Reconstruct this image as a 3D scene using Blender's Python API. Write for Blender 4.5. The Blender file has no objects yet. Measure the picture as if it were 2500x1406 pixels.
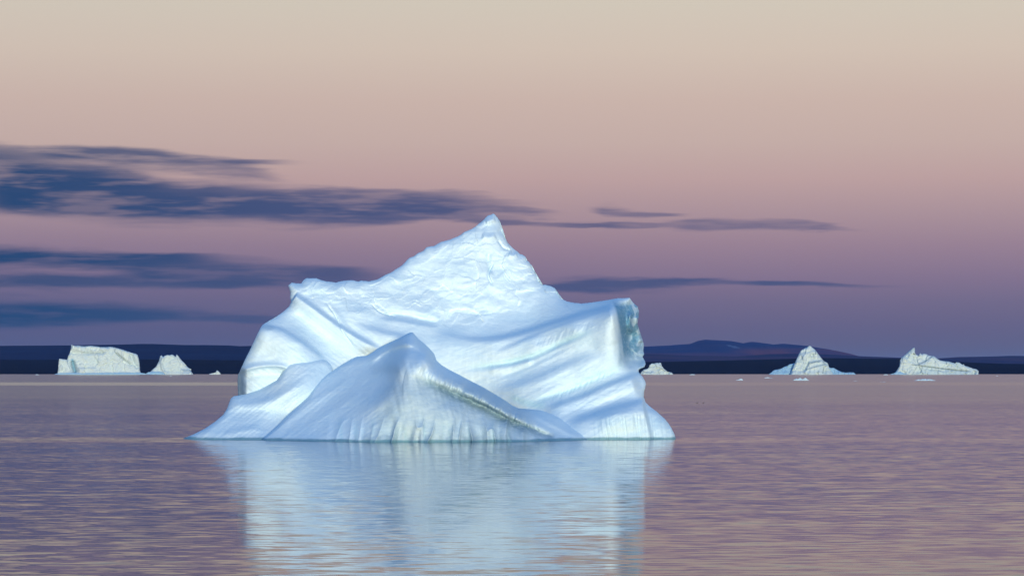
import bpy, math
import numpy as np

sc = bpy.context.scene
R = math.radians
F = 2500 * 100 / 36.0          # focal length expressed in photograph pixels
HOR, CX, H = 907.0, 1250.0, 7.258


def lin(r, g, b, k=1.0):
    f = lambda c: (c / 255 / 12.92) if c / 255 <= 0.04045 else ((c / 255 + 0.055) / 1.055) ** 2.4
    return (f(r) * k, f(g) * k, f(b) * k, 1.0)


# ------------------------------------------------------------------ camera
cam_d = bpy.data.cameras.new('camera')
cam = bpy.data.objects.new('camera', cam_d)
sc.collection.objects.link(cam)
cam.location = (0, 0, H)
cam.rotation_euler = (R(90), 0, 0)
cam_d.lens = 100
cam_d.sensor_width = 36
cam_d.shift_y = (HOR - 703) / 2500
cam_d.clip_start = 1
cam_d.clip_end = 200000
sc.camera = cam

# ------------------------------------------------------------------ render / view
sc.view_settings.view_transform = 'Standard'
sc.view_settings.look = 'None'
sc.view_settings.exposure = 0.0
sc.view_settings.gamma = 1.0
sc.render.engine = 'CYCLES'
sc.cycles.use_denoising = True
sc.cycles.max_bounces = 6
sc.cycles.diffuse_bounces = 3
sc.cycles.glossy_bounces = 3
sc.cycles.volume_bounces = 0
sc.cycles.caustics_reflective = False


# ------------------------------------------------------------------ node helper
class NT:
    def __init__(s, tree):
        s.t = tree
        s.n = tree.nodes
        s.l = tree.links

    def put(s, sock, v):
        if v is None:
            return
        if isinstance(v, bpy.types.NodeSocket):
            s.l.new(v, sock)
        elif isinstance(v, (tuple, list)):
            sock.default_value = v
        else:
            sock.default_value = v

    def m(s, op, a, b=None, c=None, clamp=False):
        n = s.n.new('ShaderNodeMath')
        n.operation = op
        n.use_clamp = clamp
        for i, v in enumerate((a, b, c)):
            s.put(n.inputs[i], v)
        return n.outputs[0]

    def v(s, op, a, b=None, scale=None):
        n = s.n.new('ShaderNodeVectorMath')
        n.operation = op
        s.put(n.inputs[0], a)
        if b is not None:
            s.put(n.inputs[1], b)
        if scale is not None:
            s.put(n.inputs['Scale'], scale)
        return n.outputs['Value'] if op in ('LENGTH', 'DOT_PRODUCT') else n.outputs[0]

    def mr(s, x, a, b, c=0.0, d=1.0, smooth=True):
        n = s.n.new('ShaderNodeMapRange')
        n.interpolation_type = 'SMOOTHSTEP' if smooth else 'LINEAR'
        for i, v in enumerate((x, a, b, c, d)):
            s.put(n.inputs[i], v)
        return n.outputs[0]

    def mix(s, f, a, b, mode='MIX'):
        n = s.n.new('ShaderNodeMix')
        n.data_type = 'RGBA'
        n.blend_type = mode
        s.put(n.inputs[0], f)
        s.put(n.inputs[6], a)
        s.put(n.inputs[7], b)
        return n.outputs[2]

    def xyz(s, x, y, z):
        n = s.n.new('ShaderNodeCombineXYZ')
        for i, v in enumerate((x, y, z)):
            s.put(n.inputs[i], v)
        return n.outputs[0]

    def sep(s, v):
        n = s.n.new('ShaderNodeSeparateXYZ')
        s.put(n.inputs[0], v)
        return n.outputs

    def noise(s, vec, scale=1.0, detail=3.0, rough=0.5, dist=0.0, color=False):
        n = s.n.new('ShaderNodeTexNoise')
        s.put(n.inputs['Vector'], vec)
        s.put(n.inputs['Scale'], scale)
        n.inputs['Detail'].default_value = detail
        n.inputs['Roughness'].default_value = rough
        n.inputs['Distortion'].default_value = dist
        return n.outputs['Color' if color else 'Fac']

    def ramp(s, f, stops, interp='LINEAR'):
        n = s.n.new('ShaderNodeValToRGB')
        cr = n.color_ramp
        cr.interpolation = interp
        while len(cr.elements) < len(stops):
            cr.elements.new(0.5)
        for e, (p, c) in zip(cr.elements, stops):
            e.position = p
            e.color = c
        s.put(n.inputs[0], f)
        return n.outputs[0]


# ------------------------------------------------------------------ world: dusk sky opposite the set sun
world = bpy.data.worlds.new('World')
sc.world = world
world.use_nodes = True
w = NT(world.node_tree)
w.n.clear()
tc = w.n.new('ShaderNodeTexCoord').outputs['Generated']
d = w.v('NORMALIZE', tc)
dx, dy, dz = w.sep(d)[0:3]
el = w.m('ARCSINE', dz)
az = w.m('ARCTAN2', dx, dy)
elp = w.m('MULTIPLY', el, F)               # elevation in photograph pixel units
azp = w.m('MULTIPLY', az, F)
sky_rows = [  # photo row, colour
    (907, (84, 85, 118)), (860, (92, 90, 122)), (800, (102, 96, 129)), (740, (115, 105, 135)),
    (680, (133, 115, 141)), (600, (154, 130, 147)), (520, (173, 147, 154)), (440, (190, 161, 160)),
    (350, (198, 174, 167)), (250, (204, 181, 171)), (130, (211, 194, 180)), (0, (211, 201, 186))]
low = w.ramp(w.m('DIVIDE', elp, 907.0, clamp=True),
             [((907 - y) / 907.0, lin(*c)) for y, c in sky_rows])
high = w.ramp(w.m('DIVIDE', el, math.pi / 2, clamp=True), [
    (0.0, lin(209, 200, 181)), (0.08, lin(209, 200, 181)), (0.13, lin(150, 180, 205)),
    (0.20, lin(68, 138, 198)), (0.5, lin(42, 126, 202)), (1.0, lin(38, 120, 206))])
col = w.mix(w.mr(el, 0.12, 0.16), low, high)
# slightly deeper and bluer towards the left of the view
col = w.mix(w.m('MULTIPLY', w.mr(azp, 700, -1500, 0, 0.30), w.mr(elp, 520, 60, 0.12, 1.0)), col, (0.02, 0.06, 0.20, 1))
# --- cloud strands
wn = w.noise(w.xyz(w.m('DIVIDE', azp, 330.0), w.m('DIVIDE', elp, 34.0), 0.0), 1.0, 5, 0.55)
wn2 = w.noise(w.xyz(w.m('DIVIDE', azp, 520.0), w.m('DIVIDE', elp, 60.0), 7.0), 1.0, 3, 0.5)
warp = w.m('ADD', w.m('MULTIPLY', w.m('SUBTRACT', wn, 0.5), 46.0), w.m('MULTIPLY', w.m('SUBTRACT', wn2, 0.5), 50.0))
yy = w.m('ADD', elp, warp)
X0 = CX
strands = [  # x0,y0,x1,y1 (photo px), half thickness at x0 and x1, opacity
    (-400, 418, 620, 474, 62, 22, 1.0), (-300, 478, 1460, 542, 44, 13, 1.0), (1000, 500, 1400, 522, 14, 8, 0.6), (20, 376, 790, 412, 22, 10, 0.85),
    (300, 468, 1380, 512, 38, 16, 0.85), (450, 506, 1260, 522, 30, 22, 0.9), (640, 450, 1380, 498, 12, 9, 0.4),
    (1100, 540, 1590, 547, 11, 6, 0.65), (-300, 380, 260, 392, 26, 12, 0.55),
    (1420, 506, 1700, 521, 14, 5, 0.6), (1570, 546, 2150, 562, 17, 5, 0.6),
    (-400, 640, 700, 632, 27, 10, 1.0), (200, 650, 1050, 690, 28, 24, 0.9), (-300, 690, 860, 690, 16, 15, 0.8),
    (900, 688, 2320, 702, 12, 7, 0.95), (150, 398, 760, 436, 13, 9, 0.6), (1280, 544, 1700, 550, 6, 5, 0.5),
    (-500, 764, 620, 774, 40, 16, 1.0), (-200, 780, 900, 776, 16, 10, 0.8),
]
dens = None
for (x0, y0, x1, y1, h0, h1, op) in strands:
    t = w.mr(azp, x0 - X0, x1 - X0, 0.0, 1.0, smooth=False)
    c = w.m('MULTIPLY_ADD', t, float((HOR - y1) - (HOR - y0)), float(HOR - y0))
    h = w.m('MULTIPLY_ADD', t, float(h1 - h0), float(h0))
    L = x1 - x0
    env = w.m('MULTIPLY', w.mr(azp, x0 - X0 - 5, x0 - X0 + 0.3 * L), w.mr(azp, x1 - X0 + 10, x1 - X0 - 0.4 * L))
    q = w.m('DIVIDE', w.m('ABSOLUTE', w.m('SUBTRACT', yy, c)), w.m('MULTIPLY', h, w.m('MULTIPLY_ADD', env, 0.55, 0.45)))
    e = w.m('MULTIPLY', w.mr(q, 1.75, 0.35), w.m('MULTIPLY', w.mr(env, 0.0, 0.75), op))
    inv = w.m('SUBTRACT', 1.0, e)
    dens = inv if dens is None else w.m('MULTIPLY', dens, inv)
dens = w.m('SUBTRACT', 1.0, dens)
inner = w.noise(w.xyz(w.m('DIVIDE', azp, 230.0), w.m('DIVIDE', elp, 25.0), 3.0), 1.0, 3, 0.55)
dens = w.m('MULTIPLY', dens, w.mr(inner, 0.32, 0.55, 0.62, 1.0))
ccol = w.mix(w.mr(azp, -1350, -200), lin(22, 66, 112), lin(70, 82, 124))
col = w.mix(w.m('MULTIPLY', dens, 0.97), col, ccol)
# --- afterglow behind the camera
back = w.m('MULTIPLY', w.mr(dy, 0.1, -0.9), w.mr(el, 0.40, 0.03))
col = w.mix(back, col, (0.62, 0.53, 0.38, 1))
bg = w.n.new('ShaderNodeBackground')
w.put(bg.inputs[0], col)
bg.inputs[1].default_value = 1.0
wo = w.n.new('ShaderNodeOutputWorld')
w.l.new(bg.outputs[0], wo.inputs[0])

# ------------------------------------------------------------------ light: low afterglow from behind the camera
sun_d = bpy.data.lights.new('sun', 'SUN')
sun_d.energy = 3.1
sun_d.angle = R(7)
sun_d.color = (1.0, 0.95, 0.76)
sun = bpy.data.objects.new('sun', sun_d)
sc.collection.objects.link(sun)
_se, _sa = R(3.0), R(9)        # elevation, azimuth off straight-behind (negative: from the left)
from mathutils import Vector
sdir = Vector((math.sin(_sa) * math.cos(_se), -math.cos(_sa) * math.cos(_se), math.sin(_se)))
sun.rotation_euler = sdir.to_track_quat('Z', 'Y').to_euler()


# ------------------------------------------------------------------ numpy noise
def _h(ix, iy, seed):
    n = (ix.astype(np.int64) * 374761393 + iy.astype(np.int64) * 668265263 + seed * 1442695041) & 0xffffffff
    n = ((n ^ (n >> 13)) * 1274126177) & 0xffffffff
    n = (n ^ (n >> 16)) & 0xffffffff
    n = (n * 2246822519) & 0xffffffff
    return ((n ^ (n >> 15)) & 0xffffff) / float(0xffffff)


def gn(x, y, seed=0):
    """gradient noise, about -0.7..0.7"""
    ix, iy = np.floor(x), np.floor(y)
    fx, fy = x - ix, y - iy
    u, v = fx * fx * fx * (fx * (fx * 6 - 15) + 10), fy * fy * fy * (fy * (fy * 6 - 15) + 10)

    def g(a, b):
        th = _h(ix + a, iy + b, seed) * 2 * np.pi
        return np.cos(th) * (fx - a) + np.sin(th) * (fy - b)
    return ((g(0, 0) * (1 - u) + g(1, 0) * u) * (1 - v) + (g(0, 1) * (1 - u) + g(1, 1) * u) * v)


def fbm(x, y, oct=4, seed=0, gain=0.5):
    s, a = 0, 1.0
    for i in range(oct):
        s = s + a * gn(x, y, seed + i * 17)
        x, y, a = x * 2.03 + 5.3, y * 2.03 + 1.7, a * gain
    return s


def cells(x, y, seed=0):
    """F1, F2, facet value: random tilted plane per cell"""
    ix, iy = np.floor(x), np.floor(y)
    f1 = np.full(x.shape, 9.0)
    f2 = np.full(x.shape, 9.0)
    fac = np.zeros(x.shape)
    for a in (-1, 0, 1):
        for b in (-1, 0, 1):
            cx, cy = ix + a, iy + b
            px = cx + 0.1 + 0.8 * _h(cx, cy, seed + 1)
            py = cy + 0.1 + 0.8 * _h(cx, cy, seed + 2)
            dd = np.hypot(x - px, y - py)
            tx, ty = _h(cx, cy, seed + 3) - 0.5, _h(cx, cy, seed + 4) - 0.5
            val = 2 * (tx * (x - px) + ty * (y - py)) + 0.6 * (_h(cx, cy, seed + 5) - 0.5)
            near = dd < f1
            f2 = np.where(near, f1, np.minimum(f2, dd))
            fac = np.where(near, val, fac)
            f1 = np.where(near, dd, f1)
    return f1, f2, fac


def smooth(a, b, x):
    t = np.clip((x - a) / (b - a), 0, 1)
    return t * t * (3 - 2 * t)


def sdist(px, py, pts):
    """signed distance (positive below a line drawn left to right) and 0..1 position along it"""
    P = np.array(pts, float)
    seg = P[1:] - P[:-1]
    ln = np.hypot(seg[:, 0], seg[:, 1])
    cum = np.concatenate([[0], np.cumsum(ln)])
    best = np.full(px.shape, 1e9)
    sg = np.zeros(px.shape)
    tt = np.zeros(px.shape)
    for i in range(len(seg)):
        ax, ay = P[i]
        sx, sy = seg[i]
        t = np.clip(((px - ax) * sx + (py - ay) * sy) / (ln[i] ** 2 + 1e-9), 0, 1)
        qx, qy = px - ax - t * sx, py - ay - t * sy
        dd = np.hypot(qx, qy)
        cr = sx * qy - sy * qx
        nr = dd < best
        best = np.where(nr, dd, best)
        sg = np.where(nr, np.sign(cr), sg)
        tt = np.where(nr, (cum[i] + t * ln[i]) / cum[-1], tt)
    return best * sg, tt


def curve(pts, n=16):
    """Catmull-Rom smoothing of a hand-drawn polyline"""
    P = np.array(pts, float)
    if len(P) < 3:
        return P
    Q = np.vstack([2 * P[0] - P[1], P, 2 * P[-1] - P[-2]])
    out = []
    for i in range(1, len(Q) - 2):
        p0, p1, p2, p3 = Q[i - 1], Q[i], Q[i + 1], Q[i + 2]
        for t in np.linspace(0, 1, n, endpoint=False):
            out.append(0.5 * ((2 * p1) + (-p0 + p2) * t + (2 * p0 - 5 * p1 + 4 * p2 - p3) * t * t + (-p0 + 3 * p1 - 3 * p2 + p3) * t ** 3))
    out.append(Q[-2])
    return np.array(out)


def env(t, a=0.2, b=0.2):
    e = np.ones_like(t)
    if a > 0:
        e = e * smooth(0, a, t)
    if b > 0:
        e = e * smooth(1, 1 - b, t)
    return e


def bump(px, py, pts, amp, wd, a=0.2, b=0.2, wd2=None):
    """rounded ridge (amp > 0 comes towards the viewer)"""
    s, t = sdist(px, py, curve(pts, 6))
    wl = np.where(s < 0, wd, wd2 if wd2 else wd)
    return -amp * np.exp(-(s / wl) ** 2) * env(t, a, b)


def step(px, py, pts, amp, wd, L=80, a=0.2, b=0.2):
    """ledge: everything below the line stands forward, dying away over L"""
    s, t = sdist(px, py, curve(pts, 6))
    return -amp * 0.5 * (1 + np.tanh(s / wd)) * np.exp(-np.maximum(s, 0) / L) * np.exp(-(np.minimum(s, 0) / (4 * wd)) ** 2) * env(t, a, b)


def rbf(ctrl):
    C = np.array(ctrl, float)
    P = C[:, :2] / 100.0
    n = len(P)
    r = np.hypot(P[:, None, 0] - P[None, :, 0], P[:, None, 1] - P[None, :, 1])
    K = np.where(r > 0, r * r * np.log(r + 1e-12), 0) + np.eye(n) * 0.02
    A = np.zeros((n + 3, n + 3))
    A[:n, :n] = K
    A[:n, n] = 1
    A[:n, n + 1:] = P
    A[n:, :n] = A[:n, n:].T
    sol = np.linalg.solve(A, np.concatenate([C[:, 2], np.zeros(3)]))

    def f(x, y):
        x, y = x / 100.0, y / 100.0
        o = sol[n] + sol[n + 1] * x + sol[n + 2] * y
        for i in range(n):
            rr = (x - P[i, 0]) ** 2 + (y - P[i, 1]) ** 2
            o = o + sol[i] * 0.5 * rr * np.log(rr + 1e-12)
        return o
    return f


def resample(pts, n, xmix=0.0, jag=0.0, seed=0):
    P = np.array(pts, float)
    s = np.concatenate([[0], np.cumsum(np.hypot(*(P[1:] - P[:-1]).T))])
    s /= s[-1]
    if xmix:
        xx = np.maximum.accumulate(P[:, 0]) + np.arange(len(P)) * 1e-6
        xx = (xx - xx[0]) / (xx[-1] - xx[0])
        s = s * (1 - xmix) + xx * xmix
    u = np.linspace(0, 1, n)
    o = np.stack([np.interp(u, s, P[:, 0]), np.interp(u, s, P[:, 1])], 1)
    if jag:
        q = u * len(P) * 3
        e = smooth(0, 0.04, u) * smooth(1, 0.96, u)
        o[:, 0] += jag * fbm(q, q * 0 + 3.3, 3, seed) * e
        o[:, 1] += jag * fbm(q, q * 0 + 9.1, 3, seed + 5) * e
    return o


# ------------------------------------------------------------------ object helpers
def link(o, parent=None):
    sc.collection.objects.link(o)
    if parent:
        o.parent = parent
        o.matrix_parent_inverse = parent.matrix_world.inverted()
    return o


def tag(o, label=None, cat=None, group=None, kind=None):
    if label:
        o['label'] = label
    if cat:
        o['category'] = cat
    if group:
        o['group'] = group
    if kind:
        o['kind'] = kind
    return o


def empty(name, loc):
    o = bpy.data.objects.new(name, None)
    o.location = loc
    sc.collection.objects.link(o)
    bpy.context.view_layer.update()
    return o


def mesh_np(name, V, Q, mat, attrs=None, parent=None, origin=None, shade=True):
    me = bpy.data.meshes.new(name)
    V = np.asarray(V, float)
    org = np.zeros(3) if origin is None else np.array(origin, float)
    V = V - org
    me.vertices.add(len(V))
    me.vertices.foreach_set('co', V.ravel().astype(np.float32))
    k = Q.shape[1]
    me.loops.add(Q.size)
    me.loops.foreach_set('vertex_index', Q.ravel().astype(np.int32))
    me.polygons.add(len(Q))
    me.polygons.foreach_set('loop_start', (np.arange(len(Q)) * k).astype(np.int32))
    me.polygons.foreach_set('loop_total', np.full(len(Q), k, np.int32))
    me.polygons.foreach_set('use_smooth', np.full(len(Q), shade))
    for an, av in (attrs or {}).items():
        at = me.attributes.new(an, 'FLOAT', 'POINT')
        at.data.foreach_set('value', np.asarray(av, np.float32).ravel())
    me.update()
    me.validate()
    me.materials.append(mat)
    o = bpy.data.objects.new(name, me)
    sc.collection.objects.link(o)
    if parent:
        o.parent = parent
        o.location = org - np.array(parent.location)
    else:
        o.location = org
    return o


def grid_quads(nu, nv, off=0, flip=False):
    i = np.arange((nu - 1) * (nv - 1))
    r, c = i // (nu - 1), i % (nu - 1)
    a = r * nu + c + off
    q = np.stack([a, a + 1, a + nu + 1, a + nu], 1)
    return q[:, ::-1] if flip else q


def ice_body(name, mat, left, top, right, depth, nu, nv, thick, rnd, parent, origin, jag=0.0, xmix=0.5, seed=0, edge=2.0, extra=None):
    """A closed body of ice: its outline (left, top, right edge, all read in photo pixels at its own distance)
    with a sculpted front at depth(px, py) and a rounded back of real thickness."""
    Lc, Rc = resample(left, nv, jag=jag * 0.6, seed=seed), resample(right, nv, jag=jag * 0.6, seed=seed + 9)
    T = resample(top, nu, xmix, jag=jag, seed=seed + 3)
    T[0], T[-1] = Lc[-1], Rc[-1]
    u = np.linspace(0, 1, nu)[None, :, None]
    v = np.linspace(0, 1, nv)[:, None, None]
    B = (1 - u) * Lc[0] + u * Rc[0]
    S = (1 - v) * B + v * T[None] + (1 - u) * Lc[:, None] + u * Rc[:, None] - (
        (1 - u) * (1 - v) * Lc[0] + u * (1 - v) * Rc[0] + (1 - u) * v * T[0] + u * v * T[-1])
    px, py = S[..., 0], S[..., 1]
    outl = np.vstack([Lc[::2], T[1:-1:2], Rc[::-2]])
    sd, _ = sdist(px, py, outl)
    e = np.abs(sd)
    e[:, 0] = 0
    e[:, -1] = 0
    e[-1, :] = 0
    D = depth(px, py)
    q = np.clip(e / rnd, 0, 1)
    D0 = D + edge * (1 - np.sqrt(np.clip(1 - (1 - q) ** 2, 0, 1)))
    Db = D0.copy()
    # back: smooth, thickens away from the outline
    base = D + edge
    far = smooth(0, 1, np.clip(e / (rnd * 6), 0, 1))
    Db = base + thick * np.sqrt(np.clip(e / (np.max(e) + 1e-6), 0, 1)) * (0.6 + 0.4 * far)
    Db[e <= 0] = D0[e <= 0]

    def unproj(Dm):
        return np.stack([(px - CX) / F * Dm, Dm, H - (py - HOR) / F * Dm], -1).reshape(-1, 3)
    V = np.vstack([unproj(D0), unproj(Db)])
    Q = np.vstack([grid_quads(nu, nv), grid_quads(nu, nv, nu * nv, True)])
    # close the (submerged) underside
    r0 = np.arange(nu - 1)
    Q = np.vstack([Q, np.stack([r0 + 1, r0, r0 + nu * nv, r0 + 1 + nu * nv], 1)])
    at = {}
    if extra:
        for k, f in extra.items():
            vals = f(px, py)
            at[k] = np.concatenate([vals.ravel(), vals.ravel()])
    return mesh_np(name, V, Q, mat, at, parent, origin)


def at(px, py, D):
    return ((px - CX) / F * D, D, H - (py - HOR) / F * D)


# ------------------------------------------------------------------ materials
def ice_mat(name, base, vein=(0.60, 0.84, 0.88, 1), silt_shade=(0.22, 0.34, 0.41, 1), unit=1.0, bumpy=0.35):
    m = bpy.data.materials.new(name)
    m.use_nodes = True
    k = NT(m.node_tree)
    k.n.clear()
    p = k.n.new('ShaderNodeBsdfPrincipled')
    o = k.n.new('ShaderNodeOutputMaterial')
    k.l.new(p.outputs[0], o.inputs[0])
    pos = k.v('SCALE', k.n.new('ShaderNodeNewGeometry').outputs['Position'], scale=1.0 / unit)
    n1 = k.noise(pos, 0.35, 5, 0.6)
    c = k.mix(k.mr(n1, 0.35, 0.7, 0, 0.55), base, tuple(x * y for x, y in zip(base, (0.90, 0.97, 1.0, 1))))
    n2 = k.noise(k.v('MULTIPLY', pos, (1, 1, 2.2)), 1.6, 6, 0.65)
    c = k.mix(k.mr(n2, 0.5, 0.75, 0, 0.25), c, tuple(x * y for x, y in zip(base, (0.93, 0.96, 0.95, 1))))
    for an, ccol in (('vein', vein), ('cliff_shade', (0.16, 0.36, 0.50, 1)), ('silt_shade', silt_shade)):  # cliff and undercut shade is mixed into the colour, along with silt
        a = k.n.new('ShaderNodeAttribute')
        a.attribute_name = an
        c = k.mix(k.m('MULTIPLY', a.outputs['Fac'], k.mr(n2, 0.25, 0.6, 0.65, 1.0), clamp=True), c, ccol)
    if unit == 1.0:   # darker blue-green band at the waterline
        gz_ = k.sep(pos)[2]
        c = k.mix(k.m('MULTIPLY', k.mr(k.m('ADD', gz_, k.m('MULTIPLY', n1, -0.45)), 0.12, -0.12), 0.85), c, (0.13, 0.30, 0.36, 1))
    k.put(p.inputs['Base Color'], c)
    p.inputs['Roughness'].default_value = 0.7
    p.inputs['Specular IOR Level'].default_value = 0.12
    p.inputs['Diffuse Roughness'].default_value = 0.0
    p.inputs['IOR'].default_value = 1.31
    b = k.n.new('ShaderNodeBump')
    b.inputs['Strength'].default_value = bumpy
    b.inputs['Distance'].default_value = 0.12 * unit
    hn = k.m('ADD', k.noise(pos, 2.6, 6, 0.62), k.m('MULTIPLY', k.noise(k.v('MULTIPLY', pos, (1, 1, 2.5)), 0.9, 5, 0.6), 1.5))
    k.put(b.inputs['Height'], hn)
    k.l.new(b.outputs[0], p.inputs['Normal'])
    return m


ICE = ice_mat('berg ice', (0.77, 0.90, 0.95, 1))
ICE_FAR = ice_mat('distant berg ice', (0.61, 0.69, 0.69, 1), vein=(0.15, 0.38, 0.52, 1), unit=9.0, bumpy=0.5, silt_shade=(0.16, 0.23, 0.24, 1))
ICE_BLUE = ice_mat('blue distant ice', (0.34, 0.54, 0.70, 1), unit=9.0, bumpy=0.4)
ICE_BIT = ice_mat('growler ice', (0.55, 0.70, 0.80, 1), unit=2.0, bumpy=0.3)

# ------------------------------------------------------------------ water
wm = bpy.data.materials.new('sea water')
wm.use_nodes = True
k = NT(wm.node_tree)
k.n.clear()
p = k.n.new('ShaderNodeBsdfPrincipled')
o = k.n.new('ShaderNodeOutputMaterial')
k.l.new(p.outputs[0], o.inputs[0])
p.inputs['Base Color'].default_value = (0.010, 0.050, 0.078, 1)
p.inputs['IOR'].default_value = 1.21
geo = k.n.new('ShaderNodeNewGeometry').outputs['Position']
gx, gy, gz = k.sep(geo)[0:3]
dist = k.m('MAXIMUM', gy, 60.0)


def slope(sx, sy, z, det, rough):
    """two slope components from anisotropic wave noise (crests lie along x)"""
    c_ = k.noise(k.xyz(k.m('MULTIPLY', gx, sx), k.m('MULTIPLY', gy, sy), z), 1.0, det, rough, color=True)
    return k.v('SUBTRACT', c_, (0.5, 0.5, 0.5))


s1 = slope(0.6, 2.2, 0.0, 2, 0.5)      # ripples
s2 = slope(0.09, 0.42, 3.0, 2, 0.5)      # wavelets
s3 = slope(0.018, 0.055, 6.0, 3, 0.55)    # long patches
sv = k.v('ADD', k.v('MULTIPLY', s1, (0.03, 0.22, 0)), k.v('MULTIPLY', s2, (0.010, 0.055, 0)))
sv = k.v('ADD', sv, k.v('MULTIPLY', s3, (0.003, 0.028, 0)))
s4 = slope(0.0035, 0.013, 9.0, 3, 0.6)
sv = k.v('ADD', sv, k.v('MULTIPLY', s4, (0.001, 0.020, 0)))
# patch
patch = k.noise(k.xyz(k.m('MULTIPLY', gx, 0.004), k.m('MULTIPLY', gy, 0.011), 9.0), 1.0, 3, 0.5)
amp = k.mr(patch, 0.35, 0.65, 0.75, 1.15)
sv = k.v('SCALE', sv, scale=amp)
# wind-driven asymmetry of the crests and two glassy slick bands
edge_ = k.m('MULTIPLY', k.m('SUBTRACT', patch, 0.5), 90.0)
ye = k.m('ADD', gy, edge_)
st1 = k.m('MULTIPLY', k.mr(ye, 1480, 1520), k.mr(ye, 1960, 1910))
st1 = k.m('MULTIPLY', st1, k.mr(gx, 120, -120, 0.25, 1.0))
st2 = k.m('MULTIPLY', k.mr(k.m('ADD', gy, k.m('MULTIPLY', edge_, 0.15)), 284, 300), k.mr(gy, 322, 306))
st2 = k.m('MULTIPLY', st2, k.mr(gx, 40, -10, 0.15, 1.0))
tilt = k.m('MULTIPLY', k.mr(dist, 110, 350), -0.004)
tilt = k.m('SUBTRACT', tilt, k.m('MULTIPLY', st1, 0.045))
tilt = k.m('SUBTRACT', tilt, k.m('MULTIPLY', st2, 0.019))
# steep lee faces are hidden behind the crests: the slope away from the wind side is limited
svx, svy, svz = k.sep(sv)[0:3]
svy = k.m('MINIMUM', svy, k.mr(dist, 90, 420, 0.0105, 0.0005, smooth=False))
sv = k.xyz(svx, k.m('ADD', svy, tilt), 0.0)
nrm = k.v('NORMALIZE', k.v('ADD', sv, (0, 0, 1)))
k.l.new(nrm, p.inputs['Normal'])
rg = k.mr(dist, 120, 1000, 0.06, 0.14)
k.put(p.inputs['Roughness'], rg)
Wd = 60000.0
xs = np.array([-Wd, Wd])
V = [(-Wd, -3000, 0), (Wd, -3000, 0), (Wd, Wd, 0), (-Wd, Wd, 0)]
water = mesh_np('water', V, np.array([[0, 1, 2, 3]]), wm)
tag(water, kind='structure')

# ------------------------------------------------------------------ land
def land_mat(name, c1, c2, snow=(0.16, 0.20, 0.30, 1)):
    m = bpy.data.materials.new(name)
    m.use_nodes = True
    k = NT(m.node_tree)
    k.n.clear()
    p = k.n.new('ShaderNodeBsdfPrincipled')
    o = k.n.new('ShaderNodeOutputMaterial')
    k.l.new(p.outputs[0], o.inputs[0])
    pos = k.n.new('ShaderNodeNewGeometry').outputs['Position']
    n = k.noise(k.v('MULTIPLY', pos, (0.0016, 0.0016, 0.02)), 1.0, 6, 0.6)
    c = k.mix(k.mr(n, 0.38, 0.62), c1, c2)
    a = k.n.new('ShaderNodeAttribute')
    a.attribute_name = 'snow'
    c = k.mix(a.outputs['Fac'], c, snow)
    a = k.n.new('ShaderNodeAttribute')
    a.attribute_name = 'heath'
    c = k.mix(k.m('MULTIPLY', a.outputs['Fac'], k.mr(n, 0.3, 0.6, 0.5, 1.0)), c, (0.26, 0.075, 0.12, 1))
    k.put(p.inputs['Base Color'], c)
    p.inputs['Roughness'].default_value = 1.0
    p.inputs['Specular IOR Level'].default_value = 0.0
    return m


def land(name, mat, prof, D, dfront, dback, rough=6.0, seed=0, snow=None, nd=44, nu=420):
    P = np.array(prof, float)
    px = np.linspace(P[0, 0], P[-1, 0], nu)
    py = np.interp(px, P[:, 0], P[:, 1])
    crest = H + (HOR - py) / F * D
    t = np.linspace(-1, 1, nd)
    X = np.repeat(((px - CX) / F * D)[None], nd, 0)
    Y = np.where(t < 0, D + t * dfront, D + t * dback)[:, None] + 0 * X
    h = np.where(t < 0, 1 - np.abs(t) ** 1.4, 1 - np.abs(t) ** 2)[:, None] * crest[None]
    h = h + rough * fbm(X / 700, Y / 700, 5, seed) * (1 - np.abs(t))[:, None] ** 0.5 * np.abs(t)[:, None] ** 0.5 * 1.2
    h = h - 3.0 * (np.abs(t)[:, None] > 0.999)
    V = np.stack([X, Y, h], -1).reshape(-1, 3)
    at_ = {}
    if snow:
        at_['snow'] = snow(np.repeat(px[None], nd, 0), HOR - (h - H) / Y * F).ravel()
        yy_ = HOR - (h - H) / Y * F
        at_['heath'] = np.maximum(0.9 * smooth(846, 858, yy_) * smooth(1760, 1860, X / Y * F + CX), 0.5 * smooth(858, 866, yy_)).ravel()
    o = mesh_np(name, V, grid_quads(nu, nd), mat, at_)
    return tag(o, kind='structure')


NEAR = land_mat('dark shore tundra', (0.002, 0.006, 0.024, 1), (0.003, 0.009, 0.030, 1))
MID = land_mat('blue hill tundra', (0.002, 0.014, 0.065, 1), (0.004, 0.024, 0.085, 1))
FARM = land_mat('mountain rock', (0.010, 0.045, 0.16, 1), (0.035, 0.05, 0.15, 1))
PURP = land_mat('reddish tundra', (0.11, 0.055, 0.11, 1), (0.05, 0.04, 0.11, 1))
land('lowland', NEAR, [(-900, 880), (0, 878), (300, 877), (600, 879), (900, 884), (1200, 886), (1600, 883), (1700, 881), (1850, 878), (2000, 874),
                       (2200, 876), (2300, 882), (2420, 887), (2600, 890), (3400, 894)], 9600, 1500, 1600, 5, 3)
land('hills', MID, [(-900, 850), (-300, 846), (0, 844), (180, 843), (300, 841), (340, 839.5), (380, 839.5), (450, 842), (560, 843), (590, 845), (620, 844),
                    (720, 848), (900, 858), (1100, 872), (1300, 886), (1500, 895)], 13500, 2200, 2500, 14, 5)
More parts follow.
